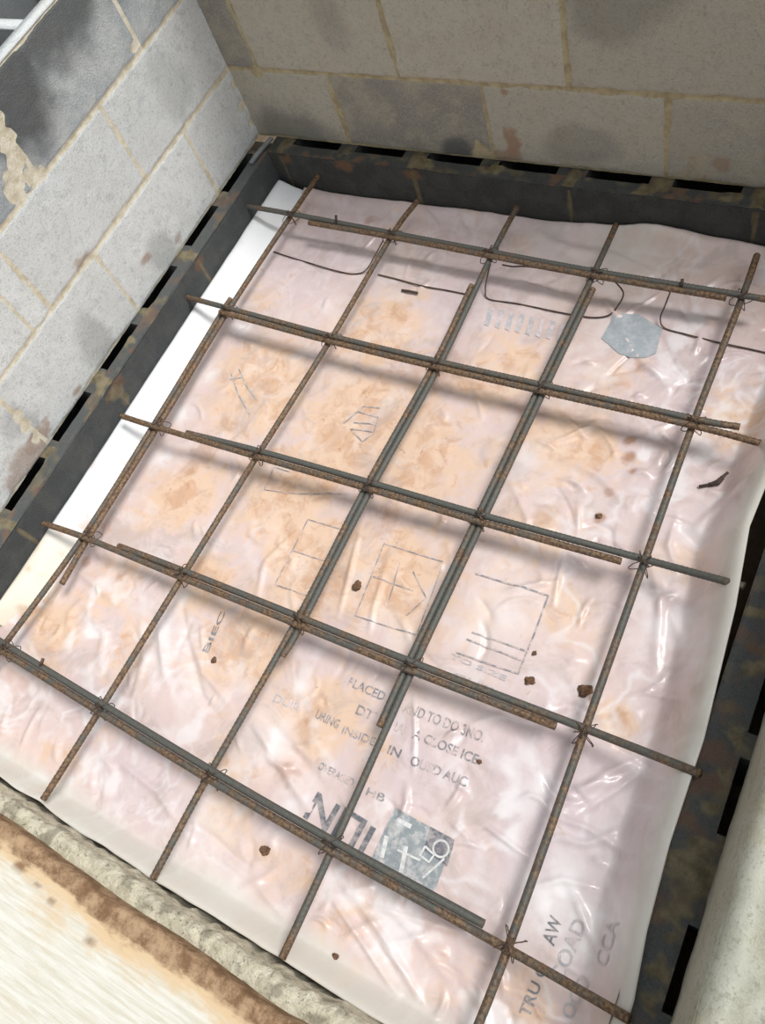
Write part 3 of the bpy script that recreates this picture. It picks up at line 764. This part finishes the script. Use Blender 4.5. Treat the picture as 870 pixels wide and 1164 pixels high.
# ------------------------------------------------------------------ white edging strip
n = 320
yy = np.linspace(-1.375, -0.012, n)
prof = np.array([(0.002, -0.118), (0.0025, -0.092), (0.004, -0.086), (0.009, -0.084), (0.018, -0.087), (0.030, -0.093), (0.044, -0.100), (0.060, -0.106), (0.074, -0.110), (0.080, -0.113), (0.083, -0.118), (0.082, -0.126)])
Yg, K = np.meshgrid(yy, np.arange(len(prof)), indexing='ij')
taper = 1 - 0.75 * sstep(-1.27, -1.375, Yg)
Xg = prof[K, 0] * taper + 0.002 * (fbm(Yg * 5, K * 0.4, 201, 3) - 0.5) * (prof[K, 0] > 0.06)
Zg = prof[K, 1] + 0.006 * (fbm(Yg * 3, K * 0.1, 202, 2) - 0.5) + 0.002 * (fbm(Yg * 20, K * 0.5, 203, 2) - 0.5)
w = MB()
w.grid(Xg, Yg, Zg, 0, True, yellow=0.8 * sstep(-1.08, -1.2, Yg), mud=0.5 * sstep(0.62, 0.8, fbm(Yg * 25, K * 0.4, 204, 3)) * sstep(-0.9, -0.93, Yg))
st = w.build('edge_strip', M_strip)
sol = st.modifiers.new('thickness', 'SOLIDIFY'); sol.thickness = 0.002; sol.offset = -1
tag(st, 'long smooth white edging strip lying along the dark block course under the pale wall', 'edging strip')

# ------------------------------------------------------------------ reinforcing bars
R = 0.0063
ZC, ZL = -0.050, -0.0632
def bar(points, z, label, group, shift=0.0, rusty=0.3, ends=(0, 0)):
    pts = [P(q[0], q[1], q[2] if len(q) > 2 else z) for q in points]
    d = (pts[-1] - pts[0]).normalized(); nrm = Vector((-d.y, d.x, 0))
    pts = [p + nrm * shift for p in pts]
    if ends[0]: pts[0] = pts[0] - d * ends[0]
    if ends[1]: pts[-1] = pts[-1] + d * ends[1]
    path = smooth_path(pts, 8) if len(pts) > 2 else pts
    V_, F_ = tube(path, R, 12, 0.0007, 0.0085, True, 0.0028)
    w = MB()
    k = np.arange(len(V_)) // 12; n_ = k.max()
    w.add(V_, F_, 0, rusty=rusty + 1.1 * np.exp(-k * 0.0028 / 0.06) + 0.9 * np.exp(-(n_ - k) * 0.0028 / 0.04))
    o = w.build('reinforcing_bar', M_rebar)
    return tag(o, label, 'steel bar', group)
G1, G2 = 'crosswise reinforcing bars', 'lengthwise reinforcing bars'
HB = 0.0073
C = {1: [(331, 245), (446, 267), (556, 288), (678.5, 311), (844, 338)], 2: [(258.5, 353), (376, 385), (496.5, 414), (616, 441), (789, 480)],
     3: [(181, 483), (294, 516), (420, 552), (546, 589), (732, 640)], 4: [(101.5, 609), (208.5, 653), (340.5, 706), (467, 757), (664, 833)],
     5: [(8.5, 738), (115, 805), (241, 882), (375, 960), (579, 1073)]}
bar([(280, 236)] + C[1] + [(872, 343)], ZC, 'longest crosswise bar of the row closest to the back wall, its tip against dark blocks', G1, HB * .7, 0.1)
bar([(353, 251)] + C[1][1:4] + [(827, 336)], ZC, 'rust brown shorter crosswise bar lapped against the row closest to the back wall', G1, -HB * .9, 0.75)
bar([(210, 340)] + C[2] + [(840, 489)], ZC, 'upper bar of the second lapped row from the back wall, tip over dark blocks', G1, HB, 0.35)
bar([(252, 352)] + C[2][1:] + [(873, 502)], ZC, 'lower bar of the second lapped row from the back wall, running off the frame', G1, -HB, 0.6)
bar([(140, 470)] + C[3][:4] + [(708, 634)], ZC, 'rusty lower bar of the middle crosswise row, tip over the white strip', G1, -HB, 0.7)
bar([(211, 495)] + C[3][1:] + [(845, 671, 0.008)], ZC, 'dark grey upper bar of the middle crosswise row, stopping on bare plastic', G1, HB, -0.4)
bar([(52, 592)] + C[4][:4] + [(634, 821)], ZC, 'lower bar of the fourth crosswise row, orange tip beyond the white strip', G1, -HB, 0.25)
bar([(133, 624)] + C[4][1:] + [(795, 885, 0.018)], ZC, 'upper bar of the fourth crosswise row, stopping at the edge of the plastic', G1, HB, 0.05)
bar(C[5][:4] + [(548, 1056)], ZC, 'dark upper bar of the lapped row closest to the wooden board', G1, HB, -0.25, ends=(0.10, 0))
bar(C[5] + [(718, 1152, 0.020)], ZC, 'lower bar of the row closest to the wooden board, ending rust brown beside mortar', G1, -HB, 0.45, ends=(0.09, 0))
Lp = {1: [(331, 245), (258.5, 355), (181, 483), (101.5, 610), (8.5, 738)], 2: [(446, 267), (376, 386), (294, 516), (208.5, 654), (115, 805)],
      3: [(556, 290), (496.5, 415), (420, 553), (340.5, 707), (241, 882)], 4: [(678.5, 312), (616, 442), (546, 590), (467, 757), (375, 961)],
      5: [(844, 338), (789, 480), (732, 641), (664, 833), (579, 1074)]}
bar([(362, 200)] + Lp[1][:4] + [(70, 664)], ZL, 'rusty lengthwise bar beside the white strip, its cut end showing on pink film', G2, 0.0, 0.75)
bar([(268, 341)] + Lp[1][1:] + [(-20, 778)], ZL, 'lengthwise bar lapped tight along the white strip, running out at the frame edge', G2, -2 * HB, 0.4)
bar([(475, 228)] + Lp[2] + [(49, 909)], ZL, 'single unlapped lengthwise bar, second from the white strip', G2, 0.0, 0.55)
bar([(585, 235)] + Lp[3][:4] + [(318, 745)], ZL, 'long lengthwise bar of the middle lap, its cut end just past the fourth row', G2, HB * .9, 0.15)
bar([(539.5, 325)] + Lp[3][1:] + [(177, 1001)], ZL, 'lengthwise bar of the middle lap that reaches the concrete edge', G2, -HB * .9, 0.1)
bar([(704, 256)] + Lp[4][:4] + [(435, 828)], ZL, 'dark lengthwise bar from the back wall, ending over the faded lines of print', G2, -HB * .9, 0.05)
bar([(671, 328)] + Lp[4][1:] + [(317, 1087)], ZL, 'lengthwise bar beginning by the wire loop and passing the grey badge', G2, HB * .9, 0.35)
bar([(861, 290)] + Lp[5] + [(538, 1176)], ZL, 'dark single lengthwise bar closest to the low concrete upstand', G2, 0.0, 0.0, ends=(0, 0.05))

# ------------------------------------------------------------------ tie wires at the crossings
def tie_mesh(seed):
    r_ = random.Random(seed)
    w = MB()
    hw = 0.0185
    for sgn in (1, -1):
        pts = []
        for k in range(17):
            a = 2 * math.pi * k / 16
            q = hw * math.cos(a)
            pts.append(Vector((q, sgn * q * r_.uniform(.85, 1.05), -0.0066 + 0.0155 * math.sin(a))))
        v, f = tube(pts, 0.0009, 6); w.add(v, f)
    a0 = r_.uniform(0, 6.28)
    for ph in (0, math.pi):                                         # twisted tail
        pts = []
        for k in range(14):
            t = k / 13
            ax = Vector((math.cos(a0), math.sin(a0), 0.55)) * (0.006 + 0.009 * t)
            pts.append(ax + Vector((0, 0, 0.004)) + Vector((math.cos(ph + 9 * t), math.sin(ph + 9 * t), 0)) * 0.0013)
        v, f = tube(pts, 0.0009, 6); w.add(v, f)
    v, f = tube([Vector((-0.012, 0.004, 0.008)), Vector((0, 0, 0.0095)), Vector((0.012, -0.003, 0.008))], 0.0016, 6); w.add(v, f)
    return w
tie_src = [tie_mesh(s).build('tie_wire', M_wire) for s in range(4)]
rows = {1: 'crosswise row by back wall', 2: 'second crosswise row', 3: 'middle crosswise row', 4: 'fourth crosswise row', 5: 'crosswise row by the board'}
cols = {1: 'lengthwise bars along the white strip', 2: 'second lengthwise bar from white strip', 3: 'middle lengthwise bars', 4: 'lengthwise bars over the grey badge', 5: 'lengthwise bar closest to the upstand'}
used = set()
for r in range(1, 6):
    for c in range(1, 6):
        k = (r * 3 + c) % 4
        o = tie_src[k]
        if k in used:
            o = tie_src[k].copy(); COL.objects.link(o)
        used.add(k)
        u, v = C[r][c - 1]
        o.location = P(u, v, ZC)
        o.rotation_euler = (0, 0, random.uniform(-0.3, 0.3) + random.choice([0, math.pi / 2, math.pi]))
        tag(o, 'wire tie where %s meets %s' % (rows[r], cols[c]), 'wire tie', 'wire ties at the bar crossings')

# ------------------------------------------------------------------ loose bent wires under the first row
def wire(pts, label, r=0.0017):
    V_, F_ = tube(smooth_path([P(*p) for p in pts], 8), r, 8)
    w = MB(); w.add(V_, F_)
    return tag(w.build('bent_wire', M_wire), label, 'wire', 'loose bent wires under the first row')
def fz(u, v): return float(film_z(*[np.array([c]) for c in px(u, v)])[0]) + 0.003
def W(u, v, z=None): return (u, v, fz(u, v) if z is None else z)
wire([W(311, 286), W(332, 293), W(352, 299), W(375, 306), W(397, 311), W(410, 310.5), W(418, 305, -0.105), W(425, 293, -0.085), W(436, 273, -0.062)], 'bent wire curling up to the first row between strip bar and second bar')
wire([W(430, 312), W(450, 317), W(480, 325), W(508, 330), W(533, 335)], 'short straight wire lying on the film beside dirt, between second and middle bars')
wire([W(558, 298, -0.06), W(554, 315, -0.085), W(552, 329, -0.105), W(556, 340), W(587, 345), W(626, 353), W(652, 358), W(676, 361), W(693, 358), W(703, 347, -0.105), W(709, 334, -0.085), W(702, 323, -0.066), W(691, 314, -0.058)], 'long bent wire looping from the middle bars to past the fourth bars')
wire([W(571, 301, -0.066), W(583, 303, -0.075), W(600, 303, -0.078), W(630, 308, -0.075), W(668, 315, -0.066)], 'thin wire bowing just under the first row by the middle bars')
wire([W(763, 330, -0.06), W(756, 348, -0.085), W(751, 362, -0.105), W(756, 373), W(780, 380), W(816, 389), W(844, 395), W(876, 402)], 'bent wire hooked on the first row by the last bar, trailing off the frame')
def stub(u, v, du, dv, label):
    a = P(u, v, ZC + 0.004); b = P(u + du, v + dv, ZC + 0.014)
    V_, F_ = tube([a, a.lerp(b, .5) + Vector((0.001, 0, 0.001)), b], 0.0034, 8)
    w = MB(); w.add(V_, F_); tag(w.build('wire_end', M_wire), label, 'wire', 'wire ends sticking up from the bars')
stub(382, 254, 0, -9, 'short wire end sticking up from the first row near the corner')
stub(774, 326, 2, -9, 'short wire end sticking up from the first row beside the grey emblem')
stub(46, 757, 3, -8, 'short wire end sticking up from the row closest to the board')

# ------------------------------------------------------------------ clods, twig, tie strip
def clod(u, v, r, label, seed):
    bm = bmesh.new(); bmesh.ops.create_icosphere(bm, subdivisions=3, radius=1)
    rr = np.random.default_rng(seed)
    ph = rr.uniform(0, 6, 6)
    for q in bm.verts:
        c = q.co.copy()
        k = 1 + 0.22 * math.sin(3 * c.x + ph[0]) * math.sin(3.3 * c.y + ph[1]) + 0.16 * math.sin(7 * c.z + ph[2] + 4 * c.x) + 0.07 * math.sin(15 * c.y + ph[3])
        q.co = Vector((c.x * 1.1, c.y * 0.9, max(c.z * 0.6, -0.35))) * k * r
    me = bpy.data.meshes.new('soil_clod'); bm.to_mesh(me); bm.free()
    me.materials.append(M_clod)
    for p in me.polygons: p.use_smooth = True
    o = link('soil_clod', me); x, y = px(u, v)
    o.location = (x, y, float(film_z(np.array([x]), np.array([y]))[0]) + r * 0.3)
    o.rotation_euler = (0, 0, ph[4])
    tag(o, label, 'soil clod', 'soil clods on the plastic')
clod(406, 666, 0.0095, 'brown soil clod beside the middle bars, next to the printed square', 1)
clod(603, 775, 0.0085, 'brown soil clod under the corner of the printed box', 2)
clod(608, 744, 0.004, 'tiny soil clod just above the larger one under the printed box', 9)
clod(666, 786, 0.0115, 'largest brown soil clod touching the last lengthwise bar', 3)
clod(302, 967, 0.0085, 'dark brown soil clod near the concrete edge, below the last row', 4)
clod(681, 587, 0.006, 'small rust soil clod above the middle row near the last bar', 5)
clod(382, 1087, 0.005, 'small dark soil clod near the concrete edge among long creases', 6)
clod(243, 750, 0.006, 'small soil clod beside the short dark vertical lettering', 7)
clod(525, 352, 0.007, 'dark soil crumb stuck by the middle bars under the first row', 8)
clod(545, 866, 0.004, 'tiny dark soil crumb after the second line of print', 10)
V_, F_ = tube([P(795, 553, fz(795, 553) + .002), P(806, 551, fz(806, 551) + .003), P(815, 547, fz(815, 547) + .005), P(828, 537, fz(828, 537) + .008)], 0.003, 8)
w = MB(); w.add(V_, F_)
V_, F_ = tube([P(806, 551, fz(806, 551) + .003), P(817, 549, fz(817, 549) + .003), P(822, 543, fz(822, 543) + .007)], 0.0042, 8); w.add(V_, F_)
tag(w.build('twig', M_twig), 'small dark twig on the plastic beside the last lengthwise bar', 'twig')
V_, F_ = tube([P(457, 330, fz(457, 330) + .002), P(465, 331, fz(465, 331) + .004), P(475, 333, fz(475, 333) + .003)], 0.003, 8)
w = MB(); w.add(V_, F_)
tag(w.build('twig', M_twig), 'tiny dark twig beside the short wire under the first row', 'twig')

a, b = P(285, 186, 0.006), P(309, 157, 0.006)
d = (b - a).normalized(); nrm = Vector((-d.y, d.x, 0)) * 0.0062; up = Vector((0, 0, 0.0025))
bm = bmesh.new()
vs = []
for i in range(13):
    p = a.lerp(b, i / 12) + Vector((0, 0, 0.0025 * math.sin(i / 12 * 3.1)))
    vs.append([bm.verts.new(q) for q in (p - nrm - up, p + nrm - up, p + nrm + up, p + up * 1.5, p - nrm + up)])
for s0, s1 in zip(vs, vs[1:]):
    for k in range(5): bm.faces.new((s0[k], s0[(k + 1) % 5], s1[(k + 1) % 5], s1[k]))
bm.faces.new(vs[0][::-1]); bm.faces.new(vs[-1])
bmesh.ops.recalc_face_normals(bm, faces=bm.faces)
me = bpy.data.meshes.new('wall_tie'); bm.to_mesh(me); bm.free(); me.materials.append(M_zinc)
tag(link('wall_tie', me), 'pale metal strip bridging the black slot in the corner of the block courses', 'metal strip')

# ------------------------------------------------------------------ wooden board
w = MB()
xs = np.arange(-0.3, 1.9, 0.008)
BT = 0.045; YE = -1.666
prof = [(0.002, 0.001), (0.0, 0.004), (0.0, 0.014), (0.0, 0.024), (0.0, 0.034), (0.001, 0.040), (0.004, 0.0440), (0.010, BT)] + [(0.010 + 0.006 * k, BT) for k in range(1, 42)] + [(0.262, 0.044), (0.265, 0.04), (0.265, 0.0), (0.002, 0.001)]
pa = np.array(prof)
Xg, K = np.meshgrid(xs, np.arange(len(pa)), indexing='ij')
slope = -0.010 * (Xg - 0.5)
chip = 0.010 * (fbm(xs * 7, xs * 0, 501, 4) - 0.5)
Yg = YE - pa[K, 0] + slope + (chip[:, None] * (1 - sstep(0.004, 0.03, pa[K, 0])))
Zg = pa[K, 1] + 0.0025 * (fbm(Xg * 4, Yg * 70, 502, 3) - 0.5) * (pa[K, 1] > 0.042)
dist = pa[K, 0]
dirt_b = 1.0 - 0.55 * sstep(0.010, 0.045, dist) - 0.45 * sstep(0.03, 0.10, dist)
dirt_b = np.where(pa[K, 1] < 0.042, 1.0, dirt_b)
knots = blob_mask(Xg, Yg, [(0.51, -1.705, 0.016, 0.010, .8), (0.44, -1.70, 0.02, 0.008, .6), (0.60, -1.72, .010, .006, .6), (0.70, -1.735, .014, .006, .6), (0.56, -1.712, .014, .006, .6), ], 503, 60, 1.0)
w.grid(Xg, Yg, Zg, 0, True, dirt=dirt_b, dark=knots)
i0 = np.arange(len(pa))[:-1]
for xi in (xs[0], xs[-1]):
    k = 0 if xi == xs[0] else len(xs) - 1
    w.add(np.column_stack([Xg[k, :-1], Yg[k, :-1], Zg[k, :-1]]), [list(i0) if xi != xs[0] else list(i0[::-1])], 0, dirt=0.8)
tag(w.build('wooden_board', M_wood), 'whitish weathered wooden board with a muddy brown edge lying on the near concrete', 'wooden board')

# ------------------------------------------------------------------ light: bright overcast sky, soft high sun
wd = bpy.data.worlds.new('sky'); SC.world = wd; wd.use_nodes = True
t = wd.node_tree; bg = t.nodes['Background']
tc = t.nodes.new('ShaderNodeTexCoord'); sep = t.nodes.new('ShaderNodeSeparateXYZ')
t.links.new(tc.outputs['Generated'], sep.inputs[0])
mr = t.nodes.new('ShaderNodeMapRange'); mr.inputs['From Min'].default_value = -0.1; mr.inputs['From Max'].default_value = 0.9
t.links.new(sep.outputs['Z'], mr.inputs['Value'])
cr = t.nodes.new('ShaderNodeValToRGB'); cr.color_ramp.elements[0].color = (0.30, 0.31, 0.33, 1); cr.color_ramp.elements[1].color = (0.95, 0.98, 1.0, 1)
t.links.new(mr.outputs['Result'], cr.inputs['Fac'])
# the overcast is brighter on the open side of the site
op = t.nodes.new('ShaderNodeVectorMath'); op.operation = 'DOT_PRODUCT'; op.inputs[1].default_value = (0.85, 0.0, 0.0)
t.links.new(tc.outputs['Generated'], op.inputs[0])
ad = t.nodes.new('ShaderNodeMath'); ad.operation = 'ADD'; ad.inputs[1].default_value = 0.92
t.links.new(op.outputs['Value'], ad.inputs[0])
sc_ = t.nodes.new('ShaderNodeVectorMath'); sc_.operation = 'SCALE'
t.links.new(cr.outputs['Color'], sc_.inputs[0]); t.links.new(ad.outputs[0], sc_.inputs['Scale'])
t.links.new(sc_.outputs['Vector'], bg.inputs['Color'])
bg.inputs['Strength'].default_value = 0.82
sd = bpy.data.lights.new('sun', 'SUN'); sd.energy = 2.45; sd.angle = math.radians(19); sd.color = (1.0, 0.985, 0.96)
so = bpy.data.objects.new('sun', sd); COL.objects.link(so)
so.rotation_euler = (-Vector((0.46, 0.26, 1.0))).to_track_quat('-Z', 'Y').to_euler()

vs = SC.view_settings
SC.display_settings.display_device = 'sRGB'
vs.view_transform = 'Standard'; vs.look = 'None'; vs.gamma = 1.0; vs.exposure = 0.0
vs.use_curve_mapping = False
